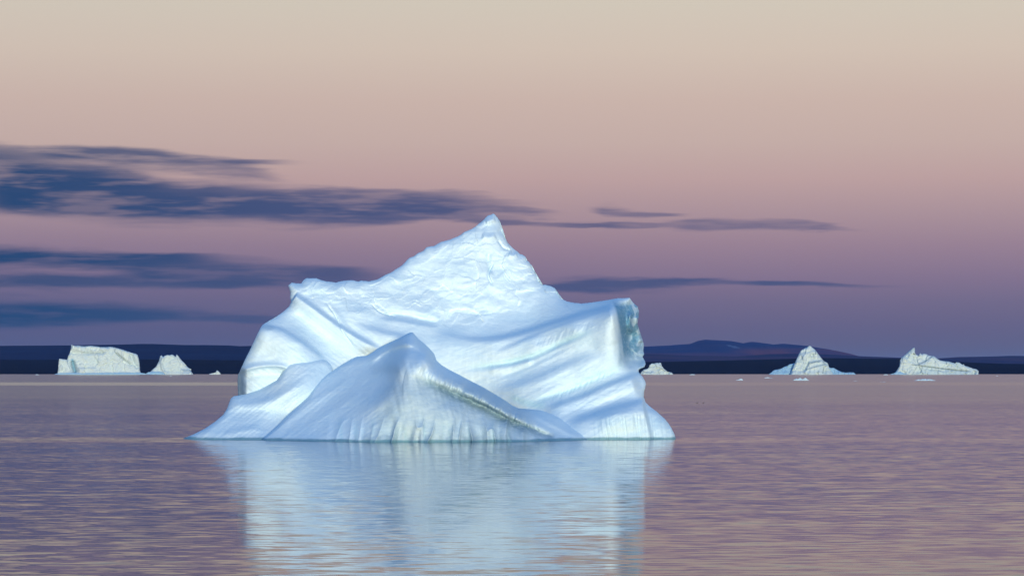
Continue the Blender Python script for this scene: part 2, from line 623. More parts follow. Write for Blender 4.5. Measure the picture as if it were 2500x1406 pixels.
land('mountain', FARM, [(900, 890), (1200, 868), (1400, 856), (1500, 850), (1572, 846), (1634, 842.6), (1689, 839), (1709, 832), (1723, 829), (1785, 831.7), (1805, 836.7), (1818, 837.7),
                        (1828, 835.5), (1838, 834), (1862, 837), (1885, 842), (1907, 840), (1920, 839), (1962, 843.4), (1999, 849.6), (2043, 858),
                        (2083, 867.5), (2155, 872.4), (2300, 880), (2500, 888)], 19500, 3000, 3000, 30, 8,
     snow=lambda x, y: smooth(1, 0.6, np.hypot((x - 1760 - (y - 846) * 2.0) / 11, (y - 846) / 4.5)))
land('upland', PURP, [(1100, 888), (1400, 868), (1572, 863), (1700, 868), (1800, 870), (1880, 864), (1960, 862), (2050, 866), (2100, 869), (2200, 873), (2270, 876), (2340, 871), (2420, 870),
                      (2470, 868.5), (2560, 870), (3200, 868), (3600, 880)], 15000, 2500, 2000, 10, 12)

# ------------------------------------------------------------------ the main iceberg
main = empty('iceberg', (0, 302, 0))
tag(main, 'huge smooth pale blue iceberg with a jagged central peak, nearest of all', 'iceberg')

mass_ctrl = [
    (575, 1090, 317), (600, 1000, 317), (578, 950, 317.8), (583, 910, 317.5), (620, 920, 316.5), (610, 860, 318.2), (660, 860, 317.4), (640, 800, 319), (690, 900, 316.5), (740, 870, 317.5), (780, 900, 318), (690, 820, 318.2),
    (735, 832, 318.6), (665, 780, 321), (700, 800, 320.5), (750, 825, 321), (800, 870, 321), (850, 885, 321.5), (705, 745, 325), (740, 770, 324.5), (790, 800, 324), (850, 840, 323.5), (900, 860, 323.5),
    (760, 740, 325), (850, 790, 324.8), (950, 830, 324.5), (740, 690, 328), (706, 697, 327), (820, 700, 329), (900, 720, 330), (950, 690, 332), (1000, 830, 325), (950, 780, 327.5), (850, 740, 327.5),
    (1000, 860, 324), (1100, 850, 325.5), (1100, 880, 324.5), (1150, 920, 323.5), (1250, 960, 320), (1250, 900, 323.2), (1350, 940, 318), (1300, 990, 316.5), (1100, 1000, 322), (1000, 950, 322), (900, 950, 321), (800, 1000, 320),
    (1100, 830, 326.5), (1100, 795, 331), (1200, 835, 327), (1200, 795, 331.5), (1300, 795, 330), (1300, 830, 325), (1400, 760, 328), (1400, 797, 322), (1480, 738, 327), (1530, 729, 325.5), (1503, 750, 322), (1500, 765, 318.4), (1505, 830, 317.5), (1512, 880, 317),
    (1450, 800, 319.5), (1450, 850, 318.5), (1350, 860, 321.5), (1440, 900, 317.5), (1400, 880, 319.4),
    (1520, 930, 315.5), (1560, 915, 316), (1560, 935, 315), (1480, 950, 315.5), (1400, 985, 315), (1440, 1000, 313), (1500, 985, 312.5), (1560, 970, 312.5), (1500, 1010, 309.3), (1570, 995, 310.5), (1480, 1035, 307.3), (1540, 1025, 307.2),
    (1600, 1020, 308.5), (1440, 1060, 306), (1500, 1060, 305.8), (1550, 1060, 305.6), (1640, 1060, 307), (1660, 1090, 306.6), (1370, 1040, 309), (1370, 1090, 306),
    (1530, 760, 321), (1530, 820, 322), (1556, 770, 323), (1568, 840, 324), (1535, 870, 320), (1572, 885, 320.5), (1558, 905, 319.5),
    (1206, 530, 342), (1150, 580, 339), (1230, 620, 338.5), (1200, 660, 337), (1200, 750, 333.5), (1280, 650, 338.5), (1300, 720, 335), (1350, 705, 336), (1050, 620, 337), (1100, 680, 335), (1100, 750, 333), (1000, 700, 333.5), (1400, 742, 331), (1250, 770, 333),
    (1000, 1090, 318), (1200, 1090, 316)]
mass_f = rbf(mass_ctrl)


def pillows(x, y):
    """overlapping rounded scallops of old snow with crisp lower lips"""
    rg_ = np.random.RandomState(7)
    o = 0 * x
    for i in range(150):
        cx_, cy_ = rg_.uniform(700, 1380), rg_.uniform(530, 800)
        a_, b_ = rg_.uniform(10, 34), rg_.uniform(5, 14)
        if i > 110:
            a_, b_ = a_ * 1.7, b_ * 1.8
        th = (-0.45 if cx_ < 1200 else 0.5) + rg_.uniform(-0.5, 0.5)
        A = rg_.uniform(0.12, 0.42)
        ux = ((x - cx_) * math.cos(th) + (y - cy_) * math.sin(th)) / a_
        uy = (-(x - cx_) * math.sin(th) + (y - cy_) * math.cos(th)) / b_
        rr = np.sqrt(ux * ux + uy * uy) * (1 + 0.25 * math.sin(3 * cx_) * ux)
        o -= A * smooth(1.0, 0.80, rr) * (0.45 + 0.55 * smooth(-1.2, 0.9, uy)) * smooth(1.6, 0.2, np.abs(ux))
    return o


def mass_depth(x, y):
    D = mass_f(x, y)
    # right-hand sweep of terraces
    D += step(x, y, [(1040, 800), (1120, 822), (1200, 826), (1290, 806), (1400, 772), (1508, 744)], 3.6, 6, 70, 0.45, 0.05)
    D += bump(x, y, [(1190, 872), (1260, 842), (1330, 812), (1410, 784), (1503, 755)], 0.45, 5, 0.25, 0.05, 14)
    D += bump(x, y, [(1120, 900), (1220, 890), (1300, 870), (1370, 838), (1450, 803)], -0.55, 8, 0.3, 0.2)
    D += bump(x, y, [(1185, 900), (1250, 893), (1305, 877)], 0.5, 6, 0.2, 0.15, 12)
    D += bump(x, y, [(1210, 925), (1290, 893), (1360, 860), (1430, 830)], -0.25, 6, 0.2, 0.3)
    D += step(x, y, [(1180, 955), (1290, 930), (1400, 885), (1490, 850)], 2.4, 14, 60, 0.3, 0.3)
    D += bump(x, y, [(1280, 985), (1370, 960), (1450, 925), (1530, 890)], -0.5, 9, 0.25, 0.3)
    D += step(x, y, [(1320, 1000), (1410, 970), (1480, 940), (1560, 912)], 3.2, 8, 40, 0.25, 0.1)
    D += bump(x, y, [(1400, 1000), (1480, 968), (1560, 938)], 0.4, 12, 0.3, 0.1)
    D += step(x, y, [(1370, 1035), (1440, 1015), (1500, 996), (1576, 978)], 3.8, 10, 60, 0.3, 0.05)
    # foot of the right side, fluted
    m = smooth(1420, 1480, x) * smooth(1000 + 0.12 * np.abs(x - 1570), 1022 + 0.12 * np.abs(x - 1570), y)
    xs_ = x - 0.10 * (y - 1040)
    D += m * (0.20 * np.abs(gn(xs_ / 9, y / 160, 40)) * 2 + 0.12 * gn(xs_ / 4.2, y / 90, 41) + 0.25 * gn(xs_ / 30, y / 100, 42))
    D += step(x, y, [(1440, 1030), (1500, 1008), (1560, 1000), (1600, 1005), (1650, 1040)], 0.8, 6, 60, 0.2, 0.0)
    # small flutes hanging under the terrace lips
    for pts, a in (([(1290, 840), (1380, 808), (1470, 780)], 0.08), ([(1330, 970), (1420, 930), (1500, 890)], 0.09)):
        s, t = sdist(x, y, pts)
        D += a * np.exp(-((s - 8) / 11) ** 2) * env(t) * gn((x + 0.4 * y) / 6, y / 60, 50) * 2
    # left sweep
    D += bump(x, y, [(718, 722), (760, 752), (820, 795), (880, 832), (940, 862)], 2.0, 8, 0.02, 0.2, 26)
    D += bump(x, y, [(793, 735), (820, 772), (838, 812), (868, 850)], -0.35, 2.2) + bump(x, y, [(905, 740), (930, 762), (975, 775)], -0.4, 2) + bump(x, y, [(1205, 640), (1192, 672), (1205, 700)], -0.5, 2.5)
    D += bump(x, y, [(790, 740), (820, 770), (850, 800)], 0.35, 8)
    D += step(x, y, [(860, 790), (920, 806), (990, 822), (1060, 850)], 1.8, 8, 50, 0.3, 0.3)
    # left knoll with an overhung brow
    D += step(x, y, [(636, 800), (655, 800), (690, 806), (735, 832), (775, 862), (800, 890)], 1.8, 5, 90, 0.0, 0.25)
    D += bump(x, y, [(636, 797), (655, 797), (680, 803), (705, 815)], 0.35, 4, 0, 0.3)
    D += bump(x, y, [(590, 905), (630, 895), (680, 893), (720, 905)], 0.8, 8, 0.1, 0.25, 5)
    D += bump(x, y, [(590, 925), (630, 915), (680, 914), (720, 925)], -0.45, 9, 0.1, 0.2)
    D += 2.0 * smooth(603, 584, x) * smooth(895, 915, y)
    # broken scalloped snow of the summit
    line, _ = sdist(x, y, [(690, 708), (760, 735), (850, 770), (930, 785), (1010, 795), (1090, 800), (1180, 800), (1260, 765), (1370, 722)])
    m = smooth(16, -30, line) * (1 - 0.5 * smooth(1150, 1100, x) * smooth(700, 640, y))
    wx, wy = x + 20 * fbm(x / 60, y / 60, 3, 61), y + 16 * fbm(x / 60, y / 60, 3, 62)
    f1, f2, fa = cells(wx / 78, wy / 42, 70)
    D += m * 0.30 * fa
    f1, f2, fa = cells((wx + wy * 0.4) / 30, wy / 17, 75)
    D += m * (0.05 * fa + 0.04 * f1 * f1)
    D += m * (0.9 * fbm(x / 90, y / 60, 3, 80, 0.42) + 0.05 * fbm(x / 12, y / 9, 3, 82))
    D += m * 0.40 * pillows(x, y)
    f1, f2, fa = cells(wx / 14, wy / 9, 76)
    D += m * 0.03 * f1
    D += bump(x, y, [(930, 765), (980, 768), (1030, 778), (1075, 790)], -0.9, 8, 0.2, 0.2)
    D += step(x, y, [(920, 775), (990, 784), (1075, 800)], 0.9, 4, 40)
    D += step(x, y, [(1190, 625), (1200, 665), (1210, 680), (1235, 660)], 0.6, 5, 25)
    D += bump(x, y, [(1195, 610), (1192, 640), (1200, 670)], -0.5, 6)
    D += bump(x, y, [(1215, 585), (1230, 605), (1250, 612)], -0.5, 3)
    D += bump(x, y, [(1240, 620), (1252, 624), (1264, 620)], 0.7, 6)
    D += bump(x, y, [(1175, 575), (1195, 580), (1212, 574)], 0.6, 8)
    D += bump(x, y, [(1185, 545), (1200, 538), (1210, 534)], 0.6, 6)
    # right cliff end: hollows and knobs
    m = smooth(1508, 1520, x) * smooth(905, 880, y)
    f1, f2, fa = cells((x + 8 * gn(x / 15, y / 15, 3)) / 26, y / 48, 90)
    D += m * (0.7 * f1 + 0.25 * fa + 0.6 * fbm(x / 26, y / 42, 3, 91))
    s, t = sdist(x, y, [(1497, 735), (1503, 758), (1511, 800), (1518, 850), (1522, 905)])
    D += 2.8 * smooth(0, 24, -s) * env(t, 0.12, 0.15)
    D += bump(x, y, [(1540, 760), (1536, 790), (1542, 815)], 1.1, 5)
    D += bump(x, y, [(1555, 770), (1558, 800), (1566, 838)], 1.2, 7, 0.1, 0.1)
    # fine striations following the tilted old waterlines, melt pits
    wr = smooth(1000, 1150, x) * smooth(0, 40, line)
    al, ac = x * 0.9 - y * 0.42, x * 0.42 + y * 0.9 + 0.00035 * (x - 1300) ** 2
    D += wr * (0.05 * gn(al / 70, ac / 7, 151) + 0.03 * gn(al / 30, ac / 3, 152) + 0.14 * gn(al / 200, ac / 24, 153))
    wl = smooth(1000, 900, x) * smooth(0, 30, line)
    al, ac = x * 0.8 + y * 0.6, -x * 0.6 + y * 0.8
    D += wl * (0.07 * gn(al / 60, ac / 6, 154) + 0.03 * gn(al / 25, ac / 3, 155))
    # gentle undulation everywhere
    D += 0.25 * fbm(x / 130, y / 60, 3, 95) + 0.065 * fbm(x / 26, y / 14, 5, 96, 0.55)
    return D


def cliff_shade_mass(x, y):  # shade of the right cliff face and its hollow, put into the colour
    s, t = sdist(x, y, [(1490, 727), (1503, 758), (1511, 800), (1518, 850), (1522, 890)])
    a = smooth(-3, 6, -s) * smooth(728, 752, y) * smooth(900, 850, y) * smooth(1588, 1550, x + 26 * smooth(0.0, 0.25, gn(x / 14, y / 22, 44)))
    a = np.maximum(a, 0.45 * smooth(1506, 1516, x) * smooth(735, 760, y) * smooth(905, 875, y))
    a += smooth(14, 6, np.hypot(x - 1570, (y - 906)))
    return np.clip(a, 0, 1)


def left_shade_mass(x, y):  # shade of the left-turned edge painted in, plus a faint spot at the brow
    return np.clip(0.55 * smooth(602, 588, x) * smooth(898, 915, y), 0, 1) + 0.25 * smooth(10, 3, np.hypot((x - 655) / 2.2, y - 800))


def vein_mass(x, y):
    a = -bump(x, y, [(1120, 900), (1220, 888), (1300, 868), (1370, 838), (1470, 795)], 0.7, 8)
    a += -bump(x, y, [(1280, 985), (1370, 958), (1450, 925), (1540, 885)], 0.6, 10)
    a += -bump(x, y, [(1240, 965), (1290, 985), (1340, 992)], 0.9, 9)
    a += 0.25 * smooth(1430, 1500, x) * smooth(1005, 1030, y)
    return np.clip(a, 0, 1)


mass_left = [(568, 1105), (574, 1075), (579, 1000), (581, 960), (580, 930), (581, 915), (586, 905), (598, 878), (612, 850), (626, 820), (636, 800), (641, 793),
             (655, 784), (672, 775), (690, 762), (705, 749), (711, 738), (708, 725), (709, 714), (703.5, 697)]
mass_top = [(703.5, 697), (712, 690), (724, 692), (735, 692), (741, 684), (748, 679), (760, 679.5), (772, 679), (784, 684), (797, 687), (808, 688), (820, 690), (831, 687), (842.5, 685), (860, 684), (872, 687), (876, 687), (882, 685), (901, 687), (921, 682.5),
            (941, 671), (954, 666), (967, 657), (982, 648), (992, 637), (1000, 629), (1009.5, 626.5), (1019, 619), (1026, 616), (1034, 612), (1041, 604), (1050, 602), (1059, 601), (1076, 591), (1088, 588),
            (1099, 585), (1116, 578), (1124, 574), (1133, 567), (1150, 560), (1160, 554), (1170, 545.5), (1178, 540), (1184, 533), (1190, 527), (1197, 525), (1201, 523), (1206, 522), (1211, 527), (1218.5, 537), (1221, 543), (1223, 550),
            (1224, 562.6), (1233, 580), (1239, 591), (1244, 598), (1254, 608), (1263, 614), (1270, 621), (1276, 622), (1282.5, 626.6), (1287, 636.5), (1291, 639), (1295, 645), (1298, 647), (1301, 656), (1306, 663),
            (1310, 671), (1313, 680), (1315, 686), (1325, 696), (1331, 695), (1338, 697), (1346, 699), (1354, 703), (1359, 709), (1358, 715), (1362, 719), (1366, 726), (1372, 730), (1385, 736), (1400, 739), (1420, 741),
            (1440, 739), (1460, 736), (1480, 733), (1497, 730), (1510, 728), (1524, 728), (1537, 727)]
mass_right = [(1672, 1105), (1655, 1082), (1650, 1071), (1647, 1060), (1642, 1050), (1635, 1037), (1624, 1023), (1603, 1004), (1588, 993), (1576, 982), (1572, 970), (1572, 958), (1575, 948),
              (1577, 938), (1575, 930), (1568, 918), (1559, 908), (1560, 902), (1566, 899), (1573, 896), (1576, 889), (1575, 882), (1569, 871), (1573, 864), (1570.5, 857), (1572, 842), (1568, 827), (1563, 812), (1556, 790), (1559, 775), (1560, 760),
              (1557, 748), (1550, 743), (1545, 738), (1537, 727)]
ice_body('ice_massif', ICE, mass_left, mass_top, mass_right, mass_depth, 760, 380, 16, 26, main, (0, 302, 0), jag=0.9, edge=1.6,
         extra={'vein': vein_mass, 'cliff_shade': cliff_shade_mass, 'silt_shade': left_shade_mass})

hump_f = rbf([(440, 1095, 305), (470, 1068, 305.8), (520, 1062, 304.5), (520, 1040, 307), (560, 1072, 303.5), (560, 1040, 307.2), (560, 1000, 311), (600, 968, 314.4), (600, 1000, 310.5), (600, 1050, 305.5),
              (650, 1072, 303.6), (650, 1040, 307), (650, 990, 310.5), (640, 950, 315), (700, 1060, 306), (700, 1010, 310.4), (690, 960, 311.4), (700, 890, 315.5), (760, 882, 316.5), (750, 920, 313.4), (755, 965, 312.3), (730, 905, 314), (810, 890, 319), (818, 905, 320),
              (800, 930, 317), (830, 1000, 316), (760, 1060, 308), (850, 1090, 311)])


def hump_depth(x, y):
    D = hump_f(x, y)
    D += step(x, y, [(545, 1010), (600, 998), (680, 1000), (740, 985), (800, 950)], -0.9, 16, 60, 0.15, 0.3)
    D += bump(x, y, [(560, 985), (610, 988), (670, 975), (720, 950), (780, 915)], 0.9, 14, 0.1, 0.3)
    D += bump(x, y, [(540, 1062), (590, 1052), (640, 1045)], 0.35, 8)
    D += 0.09 * gn((x * 0.8 - y * 0.6) / 50, (x * 0.6 + y * 0.8) / 6, 103)
    D += 0.22 * fbm(x / 90, y / 50, 3, 101) + 0.05 * fbm((x + y) / 22, (y - x * 0.5) / 9, 4, 102)
    return D


hump_left = [(412, 1098), (428, 1083), (446, 1070.5), (472, 1060), (500, 1046), (525, 1029), (545, 1012), (554, 998), (559, 984), (563, 973), (570, 967)]
hump_top = [(570, 967), (585, 964.5), (600, 962), (620, 955), (640, 946), (660, 936), (675, 928), (684, 917), (689, 905), (697, 893), (708, 885), (720, 882), (745, 880.5), (770, 878), (785, 877), (797, 880), (808, 889), (815, 898), (818, 905)]
hump_right = [(880, 1100), (850, 1040), (830, 980), (825, 940), (818, 905)]
ice_body('side_hump', ICE, hump_left, hump_top, hump_right, hump_depth, 240, 200, 4.0, 12, main, (0, 302, 0), edge=1.6, xmix=0.3)

ridge_f = rbf([(600, 1095, 301.5), (650, 1075, 300.5), (750, 1078, 297), (850, 1079, 295), (1000, 1079, 293.5), (1100, 1079, 293.5), (1200, 1078, 294.5), (1300, 1077, 296), (1380, 1074, 300), (1450, 1072, 305), (1500, 1095, 306),
               (690, 1050, 303.2), (700, 1010, 307.6), (750, 1040, 303), (750, 1000, 307.5), (760, 960, 311), (800, 1040, 301), (800, 980, 308.5), (800, 920, 315.5), (850, 1040, 298.5), (850, 980, 305.5), (850, 890, 317), (900, 1000, 299.5), (900, 940, 307),
               (900, 872, 316.5), (950, 930, 303.6), (950, 850, 315), (950, 980, 297.3), (940, 1020, 295.7), (975, 900, 301), (990, 870, 303), (1000, 840, 307), (1002, 815, 313), (985, 950, 296.9), (1000, 1000, 295), (1040, 905, 299.9), (1045, 935, 298.4), (1050, 1000, 295.2),
               (1100, 1000, 295.4), (1100, 948, 299.7), (1110, 978, 297.8), (1150, 972, 299.2), (1155, 1000, 297.6), (1195, 985, 299.1), (1200, 1015, 297.4), (1200, 1040, 295.8), (1240, 1015, 299.1), (1250, 1040, 297.3), (1260, 1060, 296.3), (1020, 860, 303.5), (1050, 885, 301.2), (1090, 925, 300), (1150, 958, 299.3), (1210, 988, 299), (1270, 1020, 299.6), (1330, 1048, 300.5),
               (1035, 840, 312), (1064, 875, 311), (1090, 900, 310), (1150, 931, 309), (1205, 960, 308), (1250, 989, 307.5), (1290, 999, 309.5), (1345, 1010, 309.5), (1392, 1034, 308.5), (1040, 870, 302.2), (1072, 907, 301.0), (1125, 938, 300.5), (1180, 966, 300.1), (1235, 998, 300.1), (1265, 1014, 300.6), (1125, 956, 299.9), (1180, 984, 299.4), (1320, 1020, 305.5), (1380, 1045, 305), (1400, 1060, 303)])


def ridge_depth(x, y):
    D = ridge_f(x, y)
    # soft lip round the top
    D += step(x, y, [(900, 895), (940, 862), (985, 846), (1020, 852), (1050, 880)], -1.1, 4, 60, 0.2, 0.2)
    D += bump(x, y, [(900, 885), (950, 855), (995, 838), (1020, 840)], 0.5, 10)
    # spine between the left slope and the front face
    D += bump(x, y, [(995, 850), (975, 900), (955, 950), (920, 990), (870, 1025)], 0.9, 16, 0.15, 0.3, 26)
    # roll of lobes over the undercut
    roll = [(1000, 885), (1040, 905), (1090, 932), (1150, 962), (1210, 992), (1262, 1022), (1310, 1042)]
    s, t = sdist(x, y, curve(roll, 6))
    e = env(t, 0.15, 0.12)
    lob = 0.7 + 1.1 * np.abs(gn((x + 0.3 * y + 14 * gn(x / 60, y / 90, 7)) / 30, y / 200, 111)) * 2
    D += -0.55 * np.exp(-(s / 11) ** 2) * e * lob * (0.5 + 0.5 * t)
    D += 0.55 * np.exp(-((s - 2) / 13) ** 2) * e * np.abs(gn((x + 0.45 * y) / 10, y / 90, 113))
    under = [(975, 908), (1030, 927), (1070, 942), (1125, 966), (1194, 996), (1235, 1019), (1317, 1052), (1365, 1072)]
    s, t = sdist(x, y, curve(under, 6))
    s = s + 3.0 * gn(x / 22, y / 40, 115) + 1.5 * gn(x / 8, y / 16, 116)
    D += (0.5 + 2.0 * smooth(0.1, 0.6, t)) * 0.5 * (1 + np.tanh((s + 3) / 7)) * np.exp(-np.maximum(s, 0) / (34 - 12 * t)) * env(t, 0.18, 0.1)
    # flutes running down to the water
    q = x + 0.35 * (y - 1075) * smooth(1150, 900, x)
    m = smooth(1005, 1070, y + 0.12 * np.maximum(0, 900 - x)) * smooth(775, 830, x) * smooth(1330, 1270, x)
    q = q + 16 * gn(x / 50, y / 120, 119)
    f = gn(q / 46, y / 260, 120) + 0.14 * gn(q / 15, y / 90, 121)
    D += m * 3.3 * (np.sqrt(np.abs(f) + 0.01) * 1.2 - 0.5) * (0.35 + 0.65 * smooth(-0.3, 0.3, gn(x / 70, y / 300, 122)))
    # long faint flutes on the upper face and the lip above
    m2 = smooth(860, 890, y) * smooth(1075, 1000, y) * smooth(930, 1000, x) * smooth(1330, 1250, x)
    D += m2 * 0.22 * gn((x - 0.25 * y) / 11, y / 160, 125)
    D += bump(x, y, [(1246, 1000), (1238, 1025), (1233, 1060), (1235, 1090)], 0.9, 5, 0.1, 0.0, 10)
    D += bump(x, y, [(1255, 1010), (1250, 1040), (1252, 1090)], -0.3, 8, 0.1, 0)
    # left slope streaks
    for pts, a, wd in (([(660, 1060), (760, 985), (860, 925)], 0.35, 10), ([(720, 1062), (800, 1010), (890, 955)], 0.30, 12), ([(830, 900), (880, 885), (930, 868)], 0.25, 8)):
        D += bump(x, y, pts, a, wd)
    D += bump(x, y, [(1290, 1008), (1340, 1030), (1400, 1060), (1430, 1072)], 0.35, 7, 0.2, 0.1)
    D += bump(x, y, [(1300, 1020), (1350, 1048), (1395, 1072)], -0.3, 7, 0.2, 0.1)
    D += smooth(960, 900, x) * 0.10 * gn((x * 0.8 - y * 0.6) / 70, (x * 0.6 + y * 0.8) / 7, 133)
    D += 0.18 * fbm(x / 80, y / 60, 3, 130) + 0.08 * fbm(x / 20, y / 20, 4, 131)
    return D


def silt_shade_ridge(x, y):
    a = -bump(x, y, [(955, 902), (1030, 927), (1070, 943), (1125, 968), (1194, 998), (1235, 1022), (1317, 1054), (1365, 1072)], 0.75, 8, 0.35, 0.05, 15)  # undercut band: greenish stain with the overhang's shade painted in
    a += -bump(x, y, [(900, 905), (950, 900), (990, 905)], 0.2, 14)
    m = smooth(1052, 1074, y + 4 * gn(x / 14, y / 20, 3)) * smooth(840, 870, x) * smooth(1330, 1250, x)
    a += 0.3 * m * (0.3 + 0.7 * smooth(-0.05, 0.15, gn(x / 16, y / 200, 5)))  # shade in the gaps between flutes, painted as darker colour
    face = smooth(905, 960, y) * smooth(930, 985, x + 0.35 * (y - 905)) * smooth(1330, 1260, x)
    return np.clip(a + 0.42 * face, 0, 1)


def vein_ridge(x, y):
    m = smooth(1010, 1060, y) * smooth(790, 830, x) * smooth(1300, 1250, x)
    return np.clip(0.5 * m * smooth(0.05, 0.3, gn(x / 12, y / 120, 8)), 0, 1)


ridge_left = [(612, 1105), (625, 1088), (636, 1074), (655, 1058), (680, 1036), (705, 1010), (730, 988), (752, 968), (765, 948), (782, 925)]
ridge_top = [(782, 925), (792, 917), (805, 909), (817, 902), (830, 893), (845, 884), (858, 876), (872, 870), (885, 869), (896, 868), (910, 859), (925, 849), (940, 841), (955, 834), (975, 825), (990, 817), (1000, 812), (1007, 811), (1012, 816),
             (1022, 828), (1035, 838), (1048, 850), (1059, 862), (1063, 871), (1066, 880), (1078, 891), (1098, 903), (1120, 914), (1150, 930), (1180, 945), (1205, 960), (1230, 975), (1250, 989), (1265, 996), (1285, 998), (1320, 1001), (1345, 1010), (1370, 1020), (1395, 1033), (1420, 1045), (1440, 1054)]
ridge_right = [(1530, 1105), (1500, 1085), (1476, 1073), (1458, 1063), (1440, 1054)]
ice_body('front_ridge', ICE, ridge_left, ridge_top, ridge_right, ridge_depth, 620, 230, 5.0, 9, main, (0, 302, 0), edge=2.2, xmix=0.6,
         extra={'silt_shade': silt_shade_ridge, 'vein': vein_ridge})


# ------------------------------------------------------------------ distant icebergs
def far_depth(D0, foot, lean, feats=(), fa=6.0, fs=26, seed=0, fine=2.5):
    def f(x, y):
        D = D0 + lean * (914 - y) + 0 * x
        wx, wy = x + 6 * fbm(x / 22, y / 22, 3, seed), y + 6 * fbm(x / 22, y / 22, 3, seed + 1)
        _, _, c = cells(wx / fs, wy / (fs * 0.9), seed + 2)
        f1, _, c2 = cells(wx / (fs * 0.38), wy / (fs * 0.38), seed + 6)
        D = D + fa * c + fa * 0.35 * c2 + fine * fbm(x / 7, y / 9, 3, seed + 9)
        D = D - foot * smooth(903, 914, y)
        for pts, a, wd, kind in feats:
            D = D + (bump(x, y, pts, a, wd, 0.1, 0.1) if kind == 'b' else step(x, y, pts, a, wd, 30, 0.1, 0.1))
        return D
    return f


def line_attr(lines, wd=1.2):  # thin coloured lines along cracks, ledges and grooves
    def f(x, y):
        a = 0 * x
        for pts, k_ in lines:
            a = a - bump(x, y, pts, k_, wd, 0.05, 0.05)
        return np.clip(a, 0, 1)
    return f


FD = 7200.0
g_far = 'distant icebergs along the horizon'

# flat-topped berg on the left
b1 = empty('iceberg', at(240, 914, FD))
tag(b1, 'long flat-topped white iceberg on the far horizon, leftmost and widest of the distant ones', 'iceberg', g_far)
o1 = tuple(b1.location)
ice_body('ice_block', ICE_FAR, [(158, 919), (160, 914), (161, 900), (162, 884), (166, 870), (170, 862), (173, 852), (174, 841)],
         [(174, 841), (178, 843), (183, 844), (190, 843.5), (205, 845.5), (220, 844), (232, 845), (245, 847), (262, 847), (268, 846), (280, 848), (295, 852), (310, 857), (322, 861), (330, 863), (336, 866)],
         [(349, 919), (345, 914), (342, 905), (341, 890), (339, 876), (336, 866)],
         far_depth(FD, 4, 0.25, [([(170, 860), (200, 862), (260, 860)], -6, 4, 'b'), ([(268, 848), (262, 872), (240, 888)], 7, 4, 's'), ([(282, 860), (300, 875), (325, 892)], -6, 2.2, 'b'),
                                 ([(318, 862), (326, 885), (338, 900)], -8, 4, 'b'), ([(176, 880), (180, 895), (184, 910)], -16, 5, 'b'), ([(190, 898), (240, 898)], 6, 2, 's')], 9, 34, 210),
         170, 80, 90, 5, b1, o1, jag=0.8, seed=1, edge=9,
         extra={'silt_shade': line_attr([([(282, 850), (281, 860), (300, 875), (320, 890)], 0.6), ([(200, 860), (230, 862), (258, 859)], 0.5)], 1.4), 'vein': line_attr([([(176, 875), (181, 900), (186, 911)], 0.9)], 4)})
ice_body('ice_pillar', ICE_FAR, [(137, 919), (140, 914), (142, 900), (143, 885), (144.5, 875.5)], [(144.5, 875.5), (150, 876), (157, 877), (163, 878)],
         [(184, 919), (179, 914), (172, 902), (167, 890), (163, 878)], far_depth(FD - 20, 3, 0.2, (), 5, 14, 230), 50, 50, 30, 3, b1, o1, jag=0.7, seed=5, edge=4)
ice_body('ice_foot', ICE_BLUE, [(118, 918), (130, 914.5), (140, 911)], [(140, 911), (170, 909.5), (200, 910.5), (240, 910), (290, 909.5), (335, 909), (346, 910)],
         [(392, 918), (372, 914.5), (346, 910)], far_depth(FD - 38, 2, 0.3, (), 2, 20, 240), 120, 14, 25, 3, b1, o1, jag=0.3, seed=6, edge=3)

b2 = empty('iceberg', at(415, 914, FD))
tag(b2, 'small round-shouldered white iceberg with a ragged crown, right of the flat-topped one', 'iceberg', g_far)
o2 = tuple(b2.location)
ice_body('ice_block', ICE_FAR, [(360, 919), (363, 912), (372, 902), (381, 895), (388, 881), (391, 869)],
         [(391, 869), (395, 867), (398, 871), (403, 868), (409, 866), (414, 867), (419, 865), (424, 867), (428, 871), (431, 865), (436, 870)],
         [(473, 919), (471, 912), (466, 905), (467, 901), (459, 897), (452, 888), (444, 880), (436, 870)],
         far_depth(FD + 30, 6, 0.3, [([(398, 870), (395, 890), (402, 912)], 7, 4, 'b'), ([(440, 902), (470, 903)], 5, 1.5, 's')], 7, 22, 250), 120, 80, 70, 6, b2, o2, jag=1.0, seed=11, edge=8,
         extra={'silt_shade': line_attr([([(445, 904), (458, 905), (470, 904)], 0.5), ([(430, 870), (440, 890)], 0.25)])})
ice_body('ice_foot', ICE_BLUE, [(346, 919), (354, 913), (362, 908)], [(362, 908), (375, 907), (385, 906.5), (395, 908), (402, 912)], [(412, 919), (408, 915), (402, 912)],
         far_depth(FD + 5, 2, 0.3, (), 3, 14, 260), 50, 20, 20, 3, b2, o2, seed=12, edge=3)

b3 = tag(ice_body('iceberg', ICE_FAR, [(508, 918), (510, 914), (512, 912)], [(512, 912), (517, 911), (523, 910), (527, 908), (529.5, 903.5), (532, 905), (535, 907.5), (538, 911)], [(541, 918), (539, 914), (538, 911)],
                          far_depth(FD + 60, 2, 0.2, (), 3, 8, 270), 50, 26, 14, 2, None, at(525, 914, FD + 60), jag=0.6, seed=15, edge=3),
         'tiny pointed iceberg on the horizon just left of the huge one', 'iceberg', g_far)

